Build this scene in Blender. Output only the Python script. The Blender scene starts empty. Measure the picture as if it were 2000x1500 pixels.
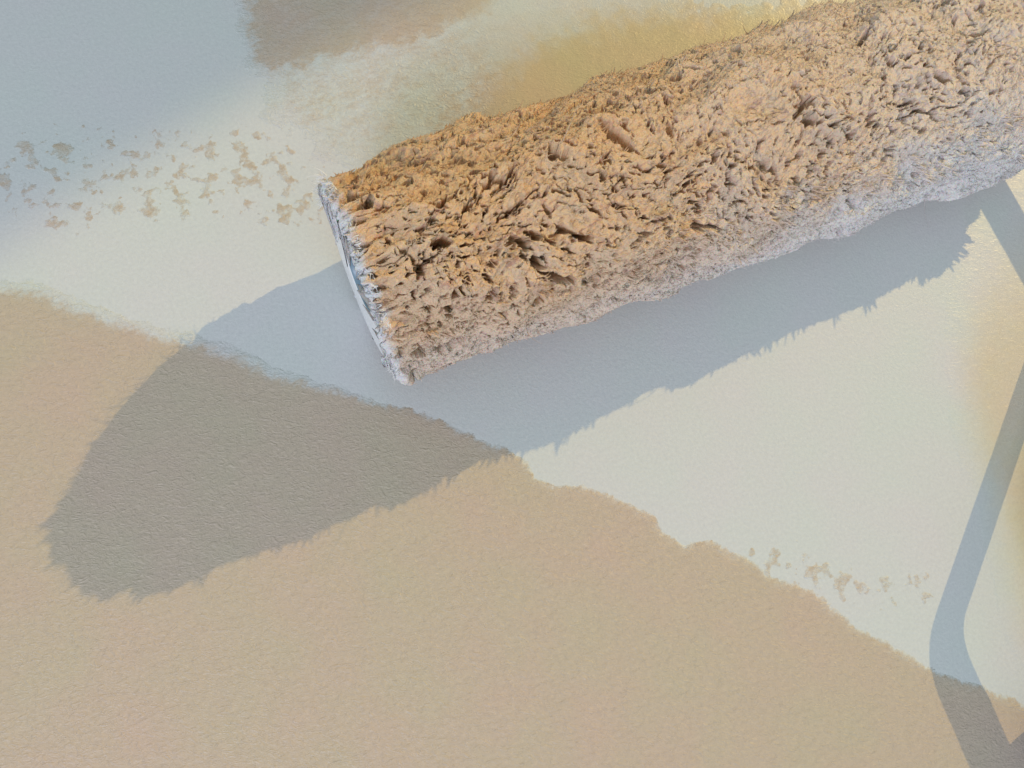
import bpy, math, random
import numpy as np
from mathutils import Vector, Matrix

# ------------------------------------------------------------------ camera, light, exposure
S = 0.02875                      # metres per unit: one unit is the radius of the paint roller
scene = bpy.context.scene
col = scene.collection

cam = bpy.data.cameras.new('camera')
cam.sensor_width = 36.0
cam.lens = 36.0 * 1649.5 / 2000.0
cam.clip_start = 0.005
cam.clip_end = 50.0
camo = bpy.data.objects.new('camera', cam)
col.objects.link(camo)
CX = Vector((0.907112, -0.392785, 0.151223))
CY = Vector((-0.354744, -0.906857, -0.227523))
CZ = Vector((0.226505, 0.152743, -0.961959))
camo.matrix_world = Matrix(((CX.x, -CY.x, -CZ.x, -0.8625 * S),
                            (CX.y, -CY.y, -CZ.y, -2.6770 * S),
                            (CX.z, -CY.z, -CZ.z, 8.6445 * S),
                            (0, 0, 0, 1)))
scene.camera = camo

world = bpy.data.worlds.new('World')
scene.world = world
world.use_nodes = True
bg = world.node_tree.nodes['Background']
bg.inputs['Color'].default_value = (0.78, 0.92, 0.90, 1)
bg.inputs['Strength'].default_value = 0.50

def aim(o, p):
    o.rotation_euler = (Vector(p) - o.location).to_track_quat('-Z', 'Y').to_euler()

# warm lamp, low at the upper right, about three metres off: the hard shadows
sp = bpy.data.lights.new('warm_lamp', 'SPOT')
sp.energy = 222.0
sp.color = (1.0, 0.73, 0.29)
sp.shadow_soft_size = 0.011
sp.spot_size = math.radians(2 * 7.36)
sp.spot_blend = 0.09
spo = bpy.data.objects.new('warm_lamp', sp)
col.objects.link(spo)
spo.location = (83.501 * S, 32.312 * S, 49.090 * S)
aim(spo, (-0.160 * S, -11.138 * S, 0))

# cool daylight from a window below and to the left: the soft shadows
wl = bpy.data.lights.new('window_light', 'AREA')
wl.shape = 'RECTANGLE'
wl.size = 0.42
wl.size_y = 0.5
wl.energy = 11.4
wl.color = (0.80, 0.82, 1.0)
wlo = bpy.data.objects.new('window_light', wl)
col.objects.link(wlo)
wlo.location = (-31 * S, -32 * S, 26 * S)
aim(wlo, (3 * S, -1 * S, 0))

scene.render.engine = 'CYCLES'
scene.view_settings.view_transform = 'Standard'
scene.view_settings.look = 'None'
scene.view_settings.exposure = 0.0
scene.view_settings.gamma = 1.0

# ------------------------------------------------------------------ numpy noise
rng = np.random.default_rng(7)
random.seed(7)
_P = rng.permutation(65536).astype(np.int64)
_G = rng.random(65536) * 2 * np.pi
_GX, _GY = np.cos(_G), np.sin(_G)
_R = rng.random((6, 65536))

def _h(i, j, s=0):
    return _P[(_P[(i + s * 131) & 65535] + j * 57) & 65535]

def perlin(x, y, s=0):
    xi = np.floor(x).astype(np.int64); yi = np.floor(y).astype(np.int64)
    fx = x - xi; fy = y - yi
    u = fx * fx * fx * (fx * (fx * 6 - 15) + 10); v = fy * fy * fy * (fy * (fy * 6 - 15) + 10)
    def g(a, b):
        k = _h(xi + a, yi + b, s)
        return _GX[k] * (fx - a) + _GY[k] * (fy - b)
    n0 = g(0, 0) * (1 - u) + g(1, 0) * u
    n1 = g(0, 1) * (1 - u) + g(1, 1) * u
    return (n0 * (1 - v) + n1 * v) * 1.5

def fbm(x, y, o=4, s=0, gain=0.5):
    r = 0; a = 1.0
    for i in range(o):
        r = r + a * perlin(x * 2 ** i + 17.3 * i, y * 2 ** i - 9.1 * i, s + i)
        a *= gain
    return r

def ridge(x, y, o=3, s=0, gain=0.55):
    r = 0; a = 1.0; t = 0
    for i in range(o):
        r = r + a * (1 - 2 * np.abs(perlin(x * 2 ** i + 5.7 * i, y * 2 ** i + 3.3 * i, s + i)))
        t += a; a *= gain
    return r / t

def pits(x, y, density, s=0, lo=0.2, hi=0.5, hard=2.0):
    """hollows scattered one per cell with the given chance; returns 0..1 depth"""
    xi = np.floor(x).astype(np.int64); yi = np.floor(y).astype(np.int64)
    out = np.zeros_like(x)
    for a in (-1, 0, 1):
        for b in (-1, 0, 1):
            k = _h(xi + a, yi + b, s)
            px = xi + a + _R[0][k]; py = yi + b + _R[1][k]
            rad = lo + (hi - lo) * _R[2][k] ** 1.5
            on = _R[3][k] < density
            e = 0.55 + 0.9 * _R[4][k]
            t = (_R[5][k] - 0.5) * 1.6
            dx = x - px; dy = y - py
            c, sn = np.cos(t), np.sin(t)
            d = np.sqrt(((dx * c + dy * sn) / e) ** 2 + ((-dx * sn + dy * c) * e) ** 2) / rad
            p = np.where(on, np.clip(1 - d, 0, 1), 0)
            out = np.maximum(out, 1 - (1 - p) ** hard)
    return out

def sstep(a, b, x):
    t = np.clip((x - a) / (b - a), 0, 1)
    return t * t * (3 - 2 * t)

# ------------------------------------------------------------------ mesh and object helpers
def mesh_np(name, V, F, smooth=True):
    """V (n,3) in roller units, F (m,4) or (m,3) indices"""
    V = np.asarray(V, dtype=np.float32) * S
    F = np.asarray(F, dtype=np.int32)
    k = F.shape[1]
    me = bpy.data.meshes.new(name)
    me.vertices.add(len(V)); me.vertices.foreach_set('co', V.ravel())
    me.loops.add(F.size); me.loops.foreach_set('vertex_index', F.ravel())
    me.polygons.add(len(F)); me.polygons.foreach_set('loop_start', np.arange(0, F.size, k, dtype=np.int32))
    me.polygons.foreach_set('use_smooth', np.full(len(F), smooth))
    me.update(calc_edges=True)
    return me

def obj(name, me, mat, parent=None, **props):
    o = bpy.data.objects.new(name, me)
    if me is not None and mat is not None:
        me.materials.append(mat)
    col.objects.link(o)
    if parent is not None:
        o.parent = parent
    for k, v in props.items():
        o[k] = v
    return o

def attr(me, name, val):
    a = me.attributes.new(name, 'FLOAT', 'POINT')
    a.data.foreach_set('value', np.asarray(val, dtype=np.float32).ravel())

def lathe_x(prof, cy, cz, n=96, wob=0.0):
    """revolve a profile of (x, r) round the roller's axis"""
    V = []; F = []
    m = len(prof)
    for i in range(n):
        a = 2 * math.pi * i / n
        for (x, r) in prof:
            w = 1 + wob * math.sin(3 * a + 1.3) + 0.5 * wob * math.sin(7 * a)
            V.append((x, cy + math.sin(a) * r * w, cz + math.cos(a) * r * w))
    for i in range(n):
        j = (i + 1) % n
        for k in range(m - 1):
            F.append((i * m + k, j * m + k, j * m + k + 1, i * m + k + 1))
    return V, F

def round_path(P, rad, seg=10):
    """polyline with its corners rounded"""
    P = [Vector(p) for p in P]
    out = [P[0]]
    for a, b, c, r in zip(P, P[1:], P[2:], rad):
        p0 = b + (a - b).normalized() * r; p1 = b + (c - b).normalized() * r
        for i in range(seg + 1):
            t = i / seg
            out.append(p0 * (1 - t) ** 2 + b * 2 * t * (1 - t) + p1 * t * t)
    out.append(P[-1])
    return out

def sweep(path, radii, n=16, cap=True, ref=(0, 0, 1), flat=1.0):
    V = []; F = []
    m = len(path)
    for i, p in enumerate(path):
        d = (path[min(i + 1, m - 1)] - path[max(i - 1, 0)]).normalized()
        r = Vector(ref)
        s = d.cross(r)
        if s.length < 1e-4:
            s = d.cross(Vector((0, 1, 0)))
        s.normalize(); u = s.cross(d)
        for k in range(n):
            a = 2 * math.pi * k / n
            V.append(tuple(p + s * (math.cos(a) * radii[i]) + u * (math.sin(a) * radii[i] * flat)))
    for i in range(m - 1):
        for k in range(n):
            F.append((i * n + k, i * n + (k + 1) % n, (i + 1) * n + (k + 1) % n, (i + 1) * n + k))
    if cap:
        for base, rev in ((0, True), ((m - 1) * n, False)):
            V.append(tuple(path[0] if rev else path[-1])); c = len(V) - 1
            for k in range(n):
                a, b = base + k, base + (k + 1) % n
                F.append((c, b, a, a) if rev else (c, a, b, b))
    return V, F

def mesh_py(name, V, F, smooth=True):
    me = bpy.data.meshes.new(name)
    F = [tuple(dict.fromkeys(f)) for f in F]
    me.from_pydata([tuple(c * S for c in v) for v in V], [], F)
    for p in me.polygons:
        p.use_smooth = smooth
    me.update()
    return me

# ------------------------------------------------------------------ materials
def new_mat(name):
    m = bpy.data.materials.new(name); m.use_nodes = True
    nt = m.node_tree
    return m, nt, nt.nodes['Principled BSDF']

def N(nt, t, **kw):
    n = nt.nodes.new(t)
    for k, v in kw.items():
        if k in n.inputs.keys():
            n.inputs[k].default_value = v
        else:
            setattr(n, k, v)
    return n

def L(nt, a, ao, b, bi):
    nt.links.new(a.outputs[ao], b.inputs[bi])

def objco(nt, scale=(1, 1, 1), rot=0.0):
    g = N(nt, 'ShaderNodeNewGeometry')
    m = N(nt, 'ShaderNodeMapping')
    m.inputs['Scale'].default_value = tuple(s / S for s in scale)
    m.inputs['Rotation'].default_value = (0, 0, rot)
    L(nt, g, 'Position', m, 'Vector')
    return m

def noise(nt, co, scale, detail=3, rough=0.55, dist=0.0):
    n = N(nt, 'ShaderNodeTexNoise')
    n.inputs['Scale'].default_value = scale; n.inputs['Detail'].default_value = detail
    n.inputs['Roughness'].default_value = rough; n.inputs['Distortion'].default_value = dist
    L(nt, co, 'Vector', n, 'Vector')
    return n

def ramp(nt, src, out, a, b, ca=(0, 0, 0, 1), cb=(1, 1, 1, 1)):
    r = N(nt, 'ShaderNodeValToRGB')
    r.color_ramp.elements[0].position = a; r.color_ramp.elements[0].color = ca
    r.color_ramp.elements[1].position = b; r.color_ramp.elements[1].color = cb
    nt.links.new(src.outputs[out], r.inputs['Fac'])
    return r

def math_n(nt, op, a, b=None, c=None):
    n = N(nt, 'ShaderNodeMath'); n.operation = op
    for i, v in enumerate((a, b, c)):
        if v is None: continue
        if isinstance(v, tuple): nt.links.new(v[0].outputs[v[1]], n.inputs[i])
        else: n.inputs[i].default_value = v
    return n

def mixc(nt, fac, A, B, blend='MIX'):
    n = N(nt, 'ShaderNodeMix'); n.data_type = 'RGBA'; n.blend_type = blend
    for key, v in ((0, fac), (6, A), (7, B)):
        if isinstance(v, tuple) and len(v) == 2: nt.links.new(v[0].outputs[v[1]], n.inputs[key])
        else: n.inputs[key].default_value = v
    return n

WHITE = (0.695, 0.715, 0.735, 1)
BEIGE = (0.61, 0.50, 0.405, 1)
WARM_SHADE = (0.70, 0.57, 0.37, 1)  # yellowish tone of shade from the cool light, kept as a colour

def mottle(nt, co, amt):
    """faint drifting tint of the paint, warm to cool"""
    n = noise(nt, co, 0.8, 3, 0.6)
    n2 = noise(nt, co, 26.0, 2, 0.7)
    r = ramp(nt, n, 'Fac', 0.3, 0.7, (1 - amt * 0.8, 1.0 - amt * 0.2, 1 - amt * 0.9, 1), (1.0, 1 - amt * 0.7, 1 - amt * 0.5, 1))
    r2 = ramp(nt, n2, 'Fac', 0.25, 0.75, (0.89, 0.89, 0.905, 1), (1.0, 1.0, 1.0, 1))
    return mixc(nt, 1.0, (r, 0), (r2, 0), 'MULTIPLY')

def surface(name, film):
    m, nt, b = new_mat(name)
    co = objco(nt)
    mo = mottle(nt, co, 0.075 if film else 0.05)
    if film:
        at = N(nt, 'ShaderNodeAttribute'); at.attribute_name = 'coverage'
        # dry-brushed streaks run along the strokes; dense paint hides them
        cs = objco(nt, (1, 1, 1), math.radians(-8))
        cs2 = N(nt, 'ShaderNodeMapping'); cs2.inputs['Scale'].default_value = (1.0, 1.7, 1.0)
        L(nt, cs, 'Vector', cs2, 'Vector')
        st = noise(nt, cs2, 5.5, 6, 0.72, 0.35)
        st2 = noise(nt, co, 30, 3, 0.7)
        k = math_n(nt, 'MULTIPLY_ADD', (st2, 'Fac'), 0.35, (st, 'Fac'))
        k2 = math_n(nt, 'SUBTRACT', (k, 0), 0.675)
        # near full and empty coverage the noise fades out
        cv = math_n(nt, 'SUBTRACT', 1.0, (at, 'Fac'))
        amp = math_n(nt, 'MULTIPLY', (at, 'Fac'), (cv, 0))
        sk = N(nt, 'ShaderNodeAttribute'); sk.attribute_name = 'streak'
        amp2 = math_n(nt, 'MULTIPLY', (math_n(nt, 'MULTIPLY', (amp, 0), 13.0), 0), (sk, 'Fac'))
        fac = math_n(nt, 'MULTIPLY_ADD', (k2, 0), (amp2, 0), (at, 'Fac'))
        fac.use_clamp = True
        oc = N(nt, 'ShaderNodeAttribute'); oc.attribute_name = 'warm_shade'
        pc = mixc(nt, (oc, 'Fac'), BEIGE, WARM_SHADE)
        base = mixc(nt, (fac, 0), WHITE, (pc, 2))
        out = mixc(nt, 1.0, (base, 2), (mo, 2), 'MULTIPLY')
    else:
        out = mixc(nt, 1.0, WHITE, (mo, 2), 'MULTIPLY')
    nt.links.new(out.outputs[2], b.inputs['Base Color'])
    # relief left by the roller: shallow leathery wrinkles plus a fine stipple
    cw = objco(nt, (1, 1, 1), math.radians(20))
    cw2 = N(nt, 'ShaderNodeMapping'); cw2.inputs['Scale'].default_value = (1.0, 1.8, 1.0)
    L(nt, cw, 'Vector', cw2, 'Vector')
    w = noise(nt, cw2, 11.0 if film else 8.0, 4, 0.6, 0.9)
    v = noise(nt, co, 34.0, 3, 0.65)
    r = math_n(nt, 'ABSOLUTE', (math_n(nt, 'SUBTRACT', (w, 'Fac'), 0.5), 0))
    h = math_n(nt, 'MULTIPLY_ADD', (v, 'Fac'), 0.30, (math_n(nt, 'MULTIPLY', (r, 0), 1.1 if film else 0.35), 0))
    g = noise(nt, co, 95.0, 1, 0.5)
    h = math_n(nt, 'MULTIPLY_ADD', (g, 'Fac'), 0.10, (h, 0))
    bp = N(nt, 'ShaderNodeBump'); bp.inputs['Strength'].default_value = 1.0
    bp.inputs['Distance'].default_value = (0.019 if film else 0.011) * S
    L(nt, h, 0, bp, 'Height'); L(nt, bp, 'Normal', b, 'Normal')
    if film:
        bs = math_n(nt, 'MULTIPLY_ADD', (sk, 'Fac'), 0.7, 0.3)
        L(nt, bs, 0, bp, 'Strength')
    b.inputs['Roughness'].default_value = 0.36
    b.inputs['Specular IOR Level'].default_value = 0.5
    return m

M_WALL = surface('primed_white_wall', False)
M_FILM = surface('beige_paint_or_shade', True)

def nap_mat(name, sss):
    m, nt, b = new_mat(name)
    co = objco(nt)
    at = N(nt, 'ShaderNodeAttribute'); at.attribute_name = 'coat'
    n1 = noise(nt, co, 3.0, 4, 0.6)
    n2 = noise(nt, co, 16.0, 3, 0.6)
    n3 = noise(nt, co, 7.0, 3, 0.6)
    cA = mixc(nt, (ramp(nt, n1, 'Fac', 0.35, 0.65), 0), (0.90, 0.57, 0.33, 1), (0.88, 0.60, 0.38, 1))
    cB = mixc(nt, (ramp(nt, n3, 'Fac', 0.60, 0.72), 0), (cA, 2), (0.74, 0.44, 0.31, 1))
    cC = mixc(nt, (ramp(nt, n2, 'Fac', 0.58, 0.75), 0), (cB, 2), (0.92, 0.68, 0.48, 1))
    # reddish streaks where the paint is thin over the pile, along its lie
    sc = objco(nt, (1, 1, 1), math.radians(-14)); sm = N(nt, 'ShaderNodeMapping'); sm.inputs['Scale'].default_value = (2.6, 13.0, 13.0)
    L(nt, sc, 'Vector', sm, 'Vector')
    sn = noise(nt, sm, 1.0, 3, 0.6)
    sf = ramp(nt, sn, 'Fac', 0.60, 0.70, (0, 0, 0, 1), (0.75, 0.75, 0.75, 1))
    cC = mixc(nt, (sf, 0), (cC, 2), (0.60, 0.29, 0.20, 1))
    out = mixc(nt, (at, 'Fac'), (0.92, 0.87, 0.88, 1), (cC, 2))
    nt.links.new(out.outputs[2], b.inputs['Base Color'])
    f = noise(nt, co, 42.0, 3, 0.75)
    bp = N(nt, 'ShaderNodeBump'); bp.inputs['Strength'].default_value = 1.0
    bp.inputs['Distance'].default_value = 0.030 * S
    L(nt, f, 'Fac', bp, 'Height'); L(nt, bp, 'Normal', b, 'Normal')
    b.inputs['Roughness'].default_value = 0.38
    b.inputs['Specular IOR Level'].default_value = 0.45
    b.inputs['Subsurface Weight'].default_value = sss
    b.inputs['Subsurface Radius'].default_value = (1.0, 0.30, 0.14)
    b.inputs['Subsurface Scale'].default_value = 0.045 * S
    return m

M_NAP = nap_mat('paint_soaked_nap', 0.25)
M_TUFT = nap_mat('paint_soaked_fibre', 0.0)

def plain(name, c, rough, spec=0.5, metal=0.0, bump=0.0, bscale=20):
    m, nt, b = new_mat(name)
    co = objco(nt)
    n = noise(nt, co, 5.0, 4, 0.6)
    mx = mixc(nt, (n, 'Fac'), tuple(x * 0.88 for x in c[:3]) + (1,), tuple(min(1, x * 1.1) for x in c[:3]) + (1,))
    nt.links.new(mx.outputs[2], b.inputs['Base Color'])
    b.inputs['Roughness'].default_value = rough
    b.inputs['Specular IOR Level'].default_value = spec
    b.inputs['Metallic'].default_value = metal
    if bump:
        f = noise(nt, co, bscale, 4, 0.7)
        bp = N(nt, 'ShaderNodeBump'); bp.inputs['Distance'].default_value = bump * S
        L(nt, f, 'Fac', bp, 'Height'); L(nt, bp, 'Normal', b, 'Normal')
    return m

M_CAP = plain('white_plastic', (0.88, 0.88, 0.90), 0.42, 0.5, 0, 0.012, 18)
M_DARK = plain('grey_blue_plastic', (0.20, 0.30, 0.38), 0.35)
M_STEEL = plain('zinc_steel', (0.50, 0.50, 0.50), 0.32, 0.5, 0.9)
M_BLUE = plain('blue_plastic', (0.06, 0.22, 0.45), 0.4)
M_FIB = plain('loose_white_fibre', (0.92, 0.90, 0.90), 0.6, 0.2)

# ------------------------------------------------------------------ the wall and the paint on it
W = 70.0
nv = 24
gx = np.linspace(-W, W, nv)
VX, VY = np.meshgrid(gx, gx, indexing='ij')
VW = np.stack([VX.ravel(), VY.ravel(), 0 * VX.ravel()], 1)
ii, jj = np.meshgrid(np.arange(nv - 1), np.arange(nv - 1), indexing='ij')
a = (ii * nv + jj).ravel()
wall = obj('wall', mesh_np('wall', VW, np.stack([a, a + nv, a + nv + 1, a + 1], 1)), M_WALL, kind='structure')

LOWER = [[-3.497,1.608],[-3.229,1.527],[-2.959,1.439],[-2.762,1.267],[-2.616,1.086],[-2.412,0.929],[-2.219,0.735],[-1.885,0.493],[-1.589,0.282],[-1.38,0.121],[-1.188,-0.092],[-1.086,-0.259],[-0.783,-0.47],[-0.57,-0.634],[-0.368,-0.83],[-0.018,-1.084],[0.195,-1.262],[0.376,-1.451],[0.578,-1.66],[0.896,-1.986],[0.986,-2.145],[1.007,-2.298],[1.049,-2.431],[1.173,-2.459],[1.401,-2.553],[1.624,-2.726],[1.784,-2.909],[2.019,-3.192],[2.057,-3.37],[2.212,-3.562],[2.408,-3.611],[2.529,-3.685],[2.69,-3.87],[2.819,-3.994],[2.896,-4.217],[3.083,-4.355],[3.339,-4.611],[3.38,-4.801],[3.323,-5.038],[3.479,-4.958],[3.593,-5.112],[3.827,-5.409],[4.077,-5.68],[4.181,-5.852],[4.363,-6.008],[4.637,-6.245],[4.948,-6.54],[5.509,-7.014],[5.968,-8.296],[4.864,-9.863],[-6.422,-4.054],[-5.112,1.421]]
STAIN = [[-3.497,1.608],[-3.231,1.521],[-2.963,1.428],[-2.81,1.274],[-2.691,1.172],[-2.93,1.203],[-3.153,1.116],[-3.618,1.178]]
GREY = [[0.145,4.301],[0.045,3.914],[-0.064,3.536],[-0.098,3.175],[-0.005,2.912],[0.214,2.869],[0.564,2.851],[1.043,2.836],[1.523,2.796],[2.05,2.842],[2.532,2.907],[3.042,3.012],[3.576,3.297]]
THIN = [[-0.043,3.462],[-0.109,2.945],[-0.039,2.493],[-0.01,2.254],[0.299,1.825],[0.863,1.438],[1.616,1.18],[4.698,2.067],[5.732,2.665],[2.615,3.578]]
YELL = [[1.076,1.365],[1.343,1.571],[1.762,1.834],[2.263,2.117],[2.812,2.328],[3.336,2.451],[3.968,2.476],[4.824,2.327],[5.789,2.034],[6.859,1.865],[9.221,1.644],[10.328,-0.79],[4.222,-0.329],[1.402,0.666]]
FLECKBAND = [[-3.079,2.397],[-2.699,2.84],[-2.403,2.975],[-1.098,2.539],[-0.257,2.207],[0.131,1.688],[0.023,1.09],[-0.481,1.269],[-0.975,1.444],[-1.472,1.742],[-2.217,1.884],[-2.603,1.961],[-2.922,2.074],[-3.117,2.262]]
SPOTS = [[2.875,-3.948],[3.073,-4.004],[3.341,-4.118],[3.559,-4.328],[3.698,-4.563],[3.943,-4.728],[4.411,-4.871],[4.534,-5.16],[4.173,-5.043],[3.846,-4.901],[3.548,-4.713],[3.364,-4.564],[3.07,-4.379],[2.884,-4.241]]
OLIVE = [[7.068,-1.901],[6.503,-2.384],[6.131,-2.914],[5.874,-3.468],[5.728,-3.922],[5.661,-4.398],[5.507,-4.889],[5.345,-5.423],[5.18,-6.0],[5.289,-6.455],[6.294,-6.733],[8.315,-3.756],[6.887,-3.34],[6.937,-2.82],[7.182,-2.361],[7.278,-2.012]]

LOWER = [p for p in LOWER if p not in ([3.323, -5.038], [3.38, -4.801], [1.049, -2.431])]
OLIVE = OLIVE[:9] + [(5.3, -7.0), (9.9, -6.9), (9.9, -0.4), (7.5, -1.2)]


def sdist(poly, X, Y):
    """signed distance to a closed outline, positive inside"""
    P = np.array(poly, float)
    d = np.full(X.shape, 1e9); ins = np.zeros(X.shape, bool)
    for (x0, y0), (x1, y1) in zip(P, np.roll(P, -1, 0)):
        ex, ey = x1 - x0, y1 - y0
        t = np.clip(((X - x0) * ex + (Y - y0) * ey) / (ex * ex + ey * ey + 1e-12), 0, 1)
        d = np.minimum(d, (X - x0 - t * ex) ** 2 + (Y - y0 - t * ey) ** 2)
        if y0 != y1:
            c = ((y0 > Y) != (y1 > Y)) & (X < (x1 - x0) * (Y - y0) / (y1 - y0) + x0)
            ins ^= c
    return np.where(ins, 1, -1) * np.sqrt(d)

def film(name, box, step, fn, label, thick=0.02, slope=0.35, streak=1.0, warm_shade=0.0):
    """a skin of paint or painted shade: it stands just proud of the wall where there is paint and dips under it where there is none"""
    xs = np.arange(box[0], box[1], step); ys = np.arange(box[2], box[3], step)
    X, Y = np.meshgrid(xs, ys, indexing='ij')
    edge, cov = fn(X, Y)
    orange = fbm(X * 3.2, Y * 3.2, 3, 40) * 0.0022
    Z = np.clip(edge * slope, -0.012, thick * 0.35) + np.where(edge > 0, orange + 0.0004, 0)
    Z = np.where(edge > 0.004, np.maximum(Z, 0.0007), Z)
    n, m = X.shape
    keep = (edge > -0.05)
    kc = keep[:-1, :-1] | keep[1:, :-1] | keep[1:, 1:] | keep[:-1, 1:]
    i, j = np.nonzero(kc)
    q = np.stack([i * m + j, (i + 1) * m + j, (i + 1) * m + j + 1, i * m + j + 1], 1)
    used = np.unique(q)
    mp = np.zeros(n * m, np.int64); mp[used] = np.arange(len(used))
    V = np.stack([X.ravel(), Y.ravel(), Z.ravel()], 1)[used]
    me = mesh_np(name, V, mp[q])
    attr(me, 'coverage', np.clip(cov, 0, 1).ravel()[used])
    attr(me, 'streak', np.full(len(used), streak) if np.isscalar(streak) else streak(X, Y).ravel()[used])
    attr(me, 'warm_shade', np.full(len(used), warm_shade) if np.isscalar(warm_shade) else warm_shade(X, Y).ravel()[used])
    return obj(name, me, M_FILM, wall, label=label)

def wob(X, Y, a, s):
    # ragged outline: small nibbles plus fine teeth
    return a * (0.9 * fbm(X * 2.6, Y * 2.6, 3, s) + 0.55 * fbm(X * 9, Y * 9, 3, s + 7))

def f_lower(X, Y):
    d = sdist(LOWER, X, Y) + 0.020 * fbm(X * 2.2, Y * 2.2, 2, 3) + 0.030 * fbm(X * 8, Y * 8, 3, 9) + 0.014 * fbm(X * 28, Y * 28, 2, 12)
    soft = sstep(0.2, -1.6, X)                       # the far left end of the stroke is feathered
    cov = sstep(0.0, 0.03 + 0.16 * soft, d)
    cov = cov * (0.80 + 0.20 * sstep(0.0, 0.12, d))  # a thin rim
    return d + 0.02 * soft, cov

def f_upper(X, Y):
    dg = sdist(GREY, X, Y) + wob(X, Y, 0.10, 21)
    dt = sdist(THIN, X, Y) + wob(X, Y, 0.20, 23)
    dy = sdist(YELL, X, Y) + wob(X, Y, 0.16, 25)
    cg = 0.92 * sstep(-0.05, 0.20, dg)
    ct = 0.22 * sstep(-0.05, 0.40, dt) + 0.10 * fbm(X * 1.3, Y * 2.2, 3, 28) * sstep(0, .2, dt)
    cy = 1.0 * sstep(-0.35, 0.35, dy)
    cov = np.maximum(np.maximum(cg, ct), cy)
    return np.maximum(np.maximum(dg, dt), dy) + 0.05, cov

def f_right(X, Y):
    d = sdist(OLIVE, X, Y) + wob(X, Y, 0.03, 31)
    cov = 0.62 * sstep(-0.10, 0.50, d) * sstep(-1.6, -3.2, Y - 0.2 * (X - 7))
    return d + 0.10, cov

def f_fleck(X, Y):
    d = sdist(FLECKBAND, X, Y)
    n = fbm(X * 6.4, Y * 6.4, 4, 51, 0.6) + 0.30 * fbm(X * 15, Y * 15, 2, 57)
    band = sstep(-0.05, 0.25, d)
    e = (n - 0.17 - 0.25 * (1 - band) - 0.28 * perlin(X * 1.5, Y * 1.5, 60)) * 0.16 - 0.6 * np.clip(-d, 0, 1)
    return e, 0.14 + 0.48 * sstep(0, 0.05, e)

def f_spots(X, Y):
    d = sdist(SPOTS, X, Y)
    n = fbm(X * 6.0, Y * 6.0, 3, 71, 0.6) + 0.3 * fbm(X * 12, Y * 12, 2, 77)
    e = (n - 0.16) * 0.16 - 1.0 * np.clip(-d, 0, 1)
    return e, 0.12 + 0.36 * sstep(0, 0.05, e)

film('paint_or_shade_patch', (-5.0, 6.2, -8.2, 1.9), 0.0205, f_lower, 'broad beige patch with a ragged upper edge, filling the lower left of the wall', 0.02, 0.12)
film('paint_or_shade_patch', (-0.6, 8.4, 0.2, 4.4), 0.0205, f_upper, 'thin streaky beige patch behind the top of the roller, yellowed by painted warm shade', 0.004, 0.05, lambda X, Y: 1.0 - 0.8 * sstep(1.9, 2.9, X), lambda X, Y: sstep(1.7, 2.7, X - 0.4 * (Y - 1.5)))  # real beige paint; its yellow tint paints in the roller's soft shadow
film('paint_or_shade_patch', (4.9, 9.6, -6.9, -0.6), 0.0205, f_right, 'faint olive tint beside the roller frame, a soft shadow painted as colour', 0.003, 0.03, 0.12, 1.0)  # soft shadow from the cool light, painted as a thin olive film
film('paint_fleck', (-3.6, 0.9, 0.7, 3.3), 0.013, f_fleck, 'broken beige flecks trailing off to the left of the roller end', 0.006, 0.08)
film('paint_fleck', (2.6, 4.8, -5.4, -3.6), 0.013, f_spots, 'few faint beige dabs along the edge of the lower patch', 0.006, 0.08)

# ------------------------------------------------------------------ the paint roller
LEN = 8.26
roller = obj('paint_roller', None, None)
roller['label'] = 'paint roller with shaggy beige paint-soaked nap pressed against the wall'
roller['category'] = 'paint roller'

def ell(u):
    rz = 1 - 0.030 * u
    ry = 1 + 0.0315 * u + 0.0556 * u * (LEN - u) / 16
    return ry, rz

# grid round the axis: fine on the side that faces out, coarse against the wall
NU = 1380
th = np.concatenate([np.linspace(-122, 100, 720), np.linspace(100, 238, 60)[1:-1]]) * math.pi / 180
u = np.linspace(0, LEN, NU)
U, T = np.meshgrid(u, th, indexing='ij')
wx = 0.22 * fbm(U * 0.9, T * 0.9, 2, 101); wy = 0.22 * fbm(U * 0.9 + 40, T * 0.9, 2, 105)
A, B = U + wx, T + wy
ang = math.radians(14)
Sg = A * math.cos(ang) + B * math.sin(ang)           # along the lie of the pile
Tg = -A * math.sin(ang) + B * math.cos(ang)          # across it
# small wriggle that makes every hollow a different shape
Sp = Sg + 0.030 * fbm(Sg * 7, Tg * 10, 2, 301); Tp = Tg + 0.022 * fbm(Sg * 7 + 30, Tg * 10, 2, 305)

left = sstep(4.4, 2.0, U + 0.5 * perlin(U, T, 99))    # clotted half near the free end
rough = np.clip(0.22 + 0.78 * left + 0.35 * fbm(U * 0.7, T * 1.1, 2, 97), 0.08, 1.1)
H = 0.088 * fbm(Sg * 1.0, Tg * 1.9, 2, 110)                       # big swells
H = H + 0.040 * fbm(Sg * 1.3, Tg * 3.6, 2, 120)                   # matted locks
H = H + 0.034 * fbm(Sp * 2.6, Tp * 4.0, 2, 130, 0.45) * (0.12 + 0.88 * rough)      # soft clots
H = H + 0.0075 * fbm(Sg * 5.0, Tg * 26.0, 3, 140) * (1.9 - 0.9 * rough)
H = H + 0.014 * ridge(Sg * 1.3, Tg * 6.0, 2, 143) * (1 - 0.8 * rough)                 # combed fibres
H = H + 0.0080 * fbm(Sg * 26, Tg * 42, 3, 150)
Hb = H + 0.03
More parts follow.
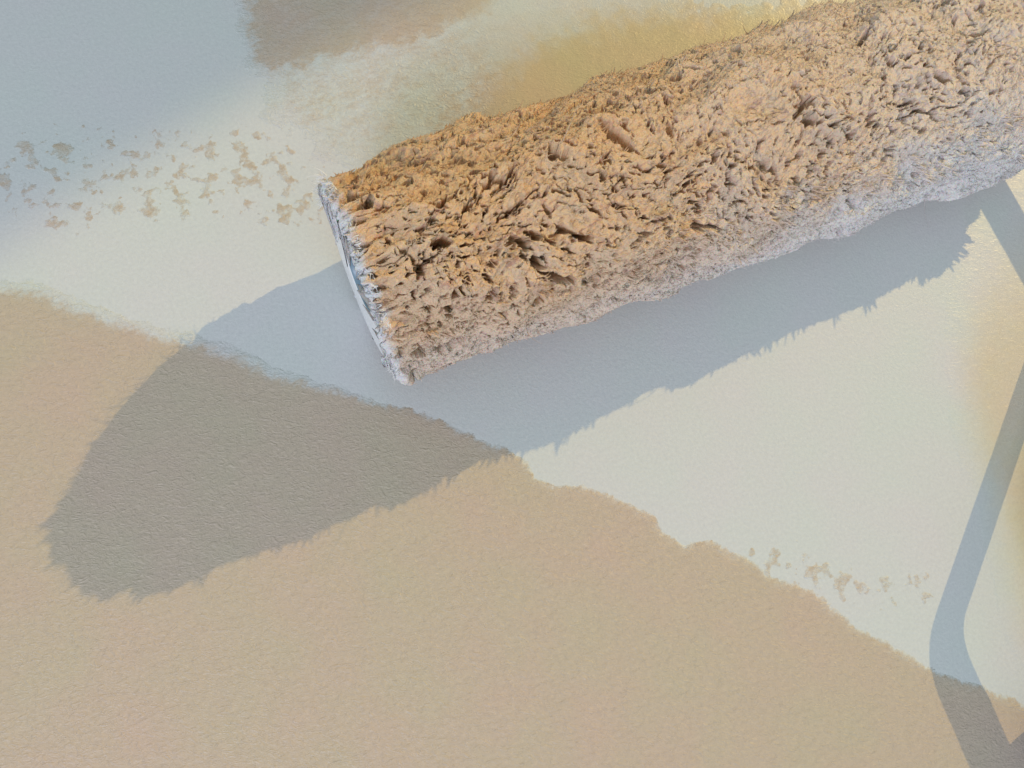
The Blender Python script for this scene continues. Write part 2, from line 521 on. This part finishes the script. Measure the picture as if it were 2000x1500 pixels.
# hollows between the clots
bandR = np.exp(-((T + 0.35 - 0.10 * (U - 5)) / 0.30) ** 2) * sstep(2.8, 3.6, U) * sstep(7.4, 6.6, U)
bandT = np.exp(-((T - 0.75 + 0.05 * (U - 5)) / 0.35) ** 2) * sstep(2.6, 3.2, U)
hole = np.clip(0.05 + 0.80 * left + 0.9 * bandR + 0.45 * bandT + 0.65 * perlin(U * 1.6, T * 1.9, 183), 0, 1)
sponge = fbm(Sp * 3.6, Tp * 6.2, 4, 330, 0.58)
H = H - 0.17 * sstep(0.80, 0.96, sponge + 0.26 * hole - 0.06)
sponge2 = fbm(Sp * 9.0, Tp * 14.0, 3, 340, 0.55)
H = H - 0.10 * sstep(0.74, 0.90, sponge2 + 0.30 * hole - 0.06)
slits = -0.04 + fbm(Sp * 3.5, Tp * 19.0, 3, 350, 0.55)
H = H - 0.090 * sstep(0.74, 0.88, slits + 0.10 * hole)
p1 = pits(Sp * 2.3, Tp * 4.0, 0.55, 161, 0.08, 0.26, 8.0)
p2 = pits(Sp * 5.2, Tp * 8.5, 0.50, 167, 0.10, 0.30, 8.0)
p3 = pits(Sp * 10.5, Tp * 16.5, 0.50, 173, 0.12, 0.32, 6.0)
H = H - 0.60 * p1 * sstep(0.22, 0.50, hole + 0.3 * perlin(U * 1.7, T * 1.7, 181)) - 0.42 * p2 * sstep(0.25, 0.60, hole) \
      - 0.28 * p3 * (0.04 + 0.96 * hole)
# a few long slits and torn folds where locks part
sl = np.abs(fbm(Sp * 0.75 + 0.25 * perlin(Sg * 3, Tg * 3, 310), Tp * 2.6, 3, 311))
H = H - 0.05 * sstep(0.030, 0.0, sl) * sstep(0.1, 0.45, perlin(U * 1.5 + 3, T * 2.2, 315) + 0.10)
H = H + 0.012 + 0.085 * sstep(0.45, 0.05, U) * fbm(T * 4.5, U * 2, 3, 401)
# rounded ends, ragged lip
e0 = U + 0.03 * fbm(T * 5, T * 0, 3, 190)
endr = np.clip(1 - e0 / 0.09, 0, 1)
H = H - 0.10 * endr ** 2 - 0.12 * np.clip(1 - (LEN - U) / 0.2, 0, 1) ** 2
# the face that rolls on the wall is pressed
H = H - 0.03
ry, rz = ell(U)
fadeb = sstep(2.2, 1.8, np.abs(T))
Hn = H * (0.25 + 0.75 * fadeb)
# locks lean along the lie of the pile, so they overhang the hollows behind them
lean = 0.46
edgeu = sstep(0, 0.25, U) * sstep(0, 0.25, LEN - U)
Hl = (0.75 * Hb + 0.25 * H) * (0.25 + 0.75 * fadeb)
U2 = U + lean * Hl * math.cos(ang) * edgeu * (0.6 + 0.4 * sstep(4, 2, U)) + 0.02 * fbm(U * 14, T * 14, 2, 200) * edgeu
T2 = T + lean * 0.55 * Hl * math.sin(ang + 0.5) * fadeb + 0.02 * fbm(U * 14 + 9, T * 14, 2, 204) * fadeb
U2 = U2 - 0.085 * sstep(0.22, 0.0, U) * sstep(-0.15, 0.35, np.cos(T))
U2 = U2 + (1 - edgeu) * (-0.05 * np.abs(fbm(U * 3, T * 7, 3, 208))) * (U < 1)
Y = np.sin(T2) * (ry + Hn)
Z = rz + np.cos(T2) * (rz + Hn)
Z = np.maximum(Z, 0.006 + 0.01 * perlin(U * 9, T * 9, 210))
nt_ = len(th)
V = np.stack([U2.ravel(), Y.ravel(), Z.ravel()], 1)
i, j = np.meshgrid(np.arange(NU - 1), np.arange(nt_), indexing='ij')
j2 = (j + 1) % nt_
F = np.stack([(i * nt_ + j).ravel(), (i * nt_ + j2).ravel(), ((i + 1) * nt_ + j2).ravel(), ((i + 1) * nt_ + j).ravel()], 1)
# the nap turns in over the end down to the core
ring = []
last = np.arange(nt_)
ext = []; extF = []; nbase = len(V); extc = []
prev = np.arange(nt_)
for k, (rr, xo) in enumerate(((0.93, -0.07), (0.84, -0.02), (0.74, -0.02), (0.62, -0.01), (0.50, 0.0))):
    wv = 0.012 * fbm(th * 9, th * 0 + k, 3, 220 + k)
    yy = np.sin(th) * (1 + 0 * th) * (rr + wv); zz = 1 + np.cos(th) * (rr + wv)
    ext.append(np.stack([np.where(np.cos(th) > 0, xo, 0.0) * 1.0 + 0.5 * wv, yy, np.maximum(zz, 0.01)], 1))
    cur = nbase + k * nt_ + np.arange(nt_)
    nx = np.roll(np.arange(nt_), -1)
    extF.append(np.stack([prev[nx], prev, cur, cur[nx]], 1))
    extc.append(np.zeros(nt_)); prev = cur
V = np.concatenate([V] + ext); F = np.concatenate([F] + extF)
coat = sstep(0.02, 0.10, e0 + 0.05 * fbm(T * 8, U * 8, 3, 230))
# paler pile on the lower flank near the frame
pale_flank = sstep(-0.35, -1.30, T + 0.10 * (U - 6) * -1 + 0.30 * fbm(U * 2, T * 3, 4, 235)) * sstep(1.5, 5.5, U + 0.6 * perlin(U, T * 2, 239))
coat = coat * (1 - 0.48 * sstep(1.5, 7.0, U + 0.8 * perlin(U, T, 241))) * (1 - 0.15 * sstep(0.2, -1.2, T)) * (1 - 0.35 * sstep(-1.0, -1.6, T)) * (1 - 0.85 * pale_flank)
nap_me = mesh_np('nap', V, F)
attr(nap_me, 'coat', np.concatenate([coat.ravel()] + extc))
nap = obj('nap', nap_me, M_NAP, roller)

# loose tufts and fibres standing out of the pile
def fibres(name, roots, dirs, lens, rad, mat, parent, bend=0.5, sides=3, segs=4, coat=None, seed=3):
    r = np.random.default_rng(seed)
    n = len(roots)
    d = dirs / np.linalg.norm(dirs, axis=1)[:, None]
    b = r.normal(size=(n, 3)); b -= (b * d).sum(1)[:, None] * d
    b /= np.linalg.norm(b, axis=1)[:, None]
    c = np.cross(d, b)
    V = np.zeros((n, segs + 1, sides, 3))
    for k in range(segs + 1):
        t = k / segs
        cen = roots + d * (lens * t)[:, None] + b * (bend * lens * t * t)[:, None]
        rr = rad * (1 - 0.8 * t)
        for s in range(sides):
            a = 2 * math.pi * s / sides
            V[:, k, s] = cen + b * (rr * math.cos(a))[:, None] + c * (rr * math.sin(a))[:, None]
    base = (np.arange(n) * (segs + 1) * sides)[:, None, None]
    k, s = np.meshgrid(np.arange(segs), np.arange(sides), indexing='ij')
    k = k.ravel()[None]; s = s.ravel()[None]; s2 = (s + 1) % sides
    bb = base[:, :, 0]
    F = np.stack([bb + k * sides + s, bb + k * sides + s2, bb + (k + 1) * sides + s2, bb + (k + 1) * sides + s], 2).reshape(-1, 4)
    me = mesh_np(name, V.reshape(-1, 3), F)
    if coat is not None:
        attr(me, 'coat', np.repeat(coat, (segs + 1) * sides))
    return obj(name, me, mat, parent, kind='stuff')

r = np.random.default_rng(11)
nT = 2400
iu = r.integers(60, NU - 10, nT); it = r.integers(20, 710, nT)
idx = iu * nt_ + it
tt = th[it]; uu = u[iu]
nrm = np.stack([0 * tt, np.sin(tt), np.cos(tt)], 1)
tan = np.stack([0 * tt, np.cos(tt), -np.sin(tt)], 1)
gr = np.stack([np.full(nT, math.cos(ang)), 0 * tt, 0 * tt], 1) + tan * (math.sin(ang) + 0.15)
dd = gr * 1.0 + nrm * (0.02 + 0.25 * r.random(nT) ** 2)[:, None] + 0.22 * r.normal(size=(nT, 3))
ln = 0.03 + 0.09 * r.random(nT) ** 2
rd = 0.004 + 0.005 * r.random(nT)
fibres('nap_fibre', V[idx] - nrm * 0.01, dd, ln, rd, M_TUFT, roller, 0.35, coat=coat.ravel()[idx])
# the soft nubs of pile that cover every clot
nM = 36000
iu = r.integers(12, NU - 10, nM); it = r.integers(10, 712, nM)
idm = iu * nt_ + it; tm = th[it]
nrm_m = np.stack([0 * tm, np.sin(tm), np.cos(tm)], 1); tan_m = np.stack([0 * tm, np.cos(tm), -np.sin(tm)], 1)
dm = np.stack([np.full(nM, 0.9), 0 * tm, 0 * tm], 1) + 0.35 * tan_m + nrm_m * r.uniform(0.0, 0.6, nM)[:, None] + 0.55 * r.normal(size=(nM, 3))
fibres('nap_fibre', V[idm] - nrm_m * 0.004, dm, 0.016 + 0.026 * r.random(nM), 0.0045 + 0.005 * r.random(nM), M_TUFT, roller, 0.6, segs=2, coat=coat.ravel()[idm], seed=21)
# longer spiky locks along the upper silhouette
nT = 650
uc = r.random(90) * LEN
uc2 = np.clip(uc[r.integers(0, 70, nT)] + 0.05 * r.normal(size=nT), 0.15, LEN - 0.1)
iu = (uc2 / LEN * (NU - 1)).astype(int); it = np.searchsorted(th[:720], np.radians(22 + 60 * r.random(nT)))
idx = iu * nt_ + it; tt = th[it]
nrm = np.stack([0 * tt, np.sin(tt), np.cos(tt)], 1)
dd = np.stack([1.0 + 0 * tt, 0.25 + 0 * tt, 0.10 + 0 * tt], 1) + nrm * 0.35 + 0.22 * r.normal(size=(nT, 3))
fibres('nap_fibre', V[idx] - nrm * 0.02, dd, 0.04 + 0.09 * r.random(nT), 0.010 + 0.012 * r.random(nT), M_TUFT, roller, 0.25, coat=coat.ravel()[idx], seed=5)
# tufts on the shoulder, which fray the edge of the shadow
nT = 520
nc = 130
cu = np.concatenate([r.random(nc - 40) * (LEN - 0.3) + 0.15, 0.03 + 0.12 * r.random(26), LEN - 0.02 - 0.15 * r.random(14)])
ct = np.concatenate([np.radians(-54 + 9 * r.normal(size=nc - 40)), np.radians(r.uniform(-75, 60, 26)), np.radians(r.uniform(-95, -20, 14))])
cx = np.concatenate([np.full(nc - 40, 0.35), np.full(26, -0.9), np.full(14, 0.9)])
k = r.integers(0, nc, nT)
iu = np.clip(((cu[k] + 0.022 * r.normal(size=nT)) / LEN * (NU - 1)).astype(int), 6, NU - 6)
it = np.clip(np.searchsorted(th[:720], ct[k] + 0.035 * r.normal(size=nT)), 2, 718)
idx = iu * nt_ + it; tt = th[it]
nrm = np.stack([0 * tt, np.sin(tt), np.cos(tt)], 1)
ln = (0.07 + 0.10 * r.random(nT)) * np.where(cx[k] < 0, 0.55, 1.0)
dd = nrm + np.stack([cx[k], 0 * tt, 0 * tt], 1) + 0.16 * r.normal(size=(nT, 3))
fibres('nap_fibre', V[idx] - nrm * 0.03, dd, ln * 0.9, 0.012 + 0.018 * r.random(nT), M_TUFT, roller, 0.15, coat=coat.ravel()[idx], seed=15)
# a few curled stray hairs
nT = 60
iu = r.integers(120, NU - 10, nT); it = r.integers(30, 700, nT); idx = iu * nt_ + it; tt = th[it]
nrm = np.stack([0 * tt, np.sin(tt), np.cos(tt)], 1)
fibres('nap_fibre', V[idx], nrm * 0.6 + 0.8 * r.normal(size=(nT, 3)), 0.12 + 0.2 * r.random(nT), np.full(nT, 0.006), M_TUFT, roller, 0.9, segs=8, coat=coat.ravel()[idx] * 0.8, seed=6)
# white fuzz round the free end
nT = 450
tt = np.radians(r.uniform(-120, 100, nT)); rr = 0.80 + 0.20 * r.random(nT) ** 0.7
roots = np.stack([-0.02 + 0.03 * r.random(nT), np.sin(tt) * rr, 1 + np.cos(tt) * rr], 1)
rad_d = np.stack([0 * tt, np.sin(tt), np.cos(tt)], 1)
upper = sstep(0.15, 1.2, tt)
dd = rad_d * r.uniform(-0.3, 0.9, nT)[:, None] + np.array([[-0.8, 0, 0]]) + 0.5 * r.normal(size=(nT, 3))
fibres('nap_fibre', roots, dd, (0.03 + 0.05 * r.random(nT)) * (1 + 1.0 * upper), np.full(nT, 0.006), M_FIB, roller, 0.5, seed=8)

# core tube end: white cap with a grey-blue recess
Vp, Fp = lathe_x([(0.30, 0.30), (0.02, 0.32), (-0.030, 0.335), (-0.040, 0.36), (-0.036, 0.40), (-0.03, 0.60), (-0.035, 0.80), (-0.028, 0.825), (0.0, 0.83), (0.05, 0.83)], 0, 1.0, 128, 0.002)
cap = obj('end_cap', mesh_py('end_cap', Vp, Fp), M_CAP, roller)
Vp, Fp = lathe_x([(0.26, 0.0), (0.26, 0.06), (0.22, 0.07), (0.22, 0.12), (0.25, 0.13), (0.25, 0.285), (-0.005, 0.305), (-0.030, 0.325)], 0, 1.0, 96)
obj('cap_recess', mesh_py('cap_recess', Vp, Fp), M_DARK, cap)
rzL = 1 - 0.03 * LEN
Vp, Fp = lathe_x([(LEN - 0.1, 0.66), (LEN + 0.03, 0.66), (LEN + 0.04, 0.60), (LEN + 0.04, 0.16), (LEN + 0.16, 0.15), (LEN + 0.16, 0.0)], 0, rzL, 64)
obj('end_cap', mesh_py('end_cap_b', Vp, Fp), M_CAP, roller)

# wire frame: out of the end, down, back on the slant, into the handle
path = round_path([(LEN + 0.05, 0, 0.77), (8.95, 0, 0.78), (9.02, -2.28, 0.80), (5.38, -5.14, 0.64), (5.02, -7.3, 0.48)],
                  [0.35, 0.38, 0.42], 12)
Vp, Fp = sweep(path, [0.142] * len(path), 20)
obj('wire_frame', mesh_py('wire_frame', Vp, Fp), M_STEEL, roller)
# handle: shaped grip with a collar
d = (Vector((5.02, -7.3, 0.48)) - Vector((5.38, -5.14, 0.64))).normalized(); d.z = 0; d.normalize()
p0 = Vector((5.22, -6.62, 0.50))
prof = [(0, 0.20), (0.02, 0.30), (0.06, 0.36), (0.22, 0.40), (0.40, 0.42), (0.55, 0.40), (0.75, 0.37), (1.4, 0.42), (2.4, 0.46), (3.4, 0.43), (4.1, 0.38), (4.5, 0.42), (4.62, 0.34), (4.66, 0.15)]
Vp, Fp = sweep([p0 + d * s for s, _ in prof], [q for _, q in prof], 40)
obj('handle', mesh_py('handle', Vp, Fp), M_BLUE, roller)
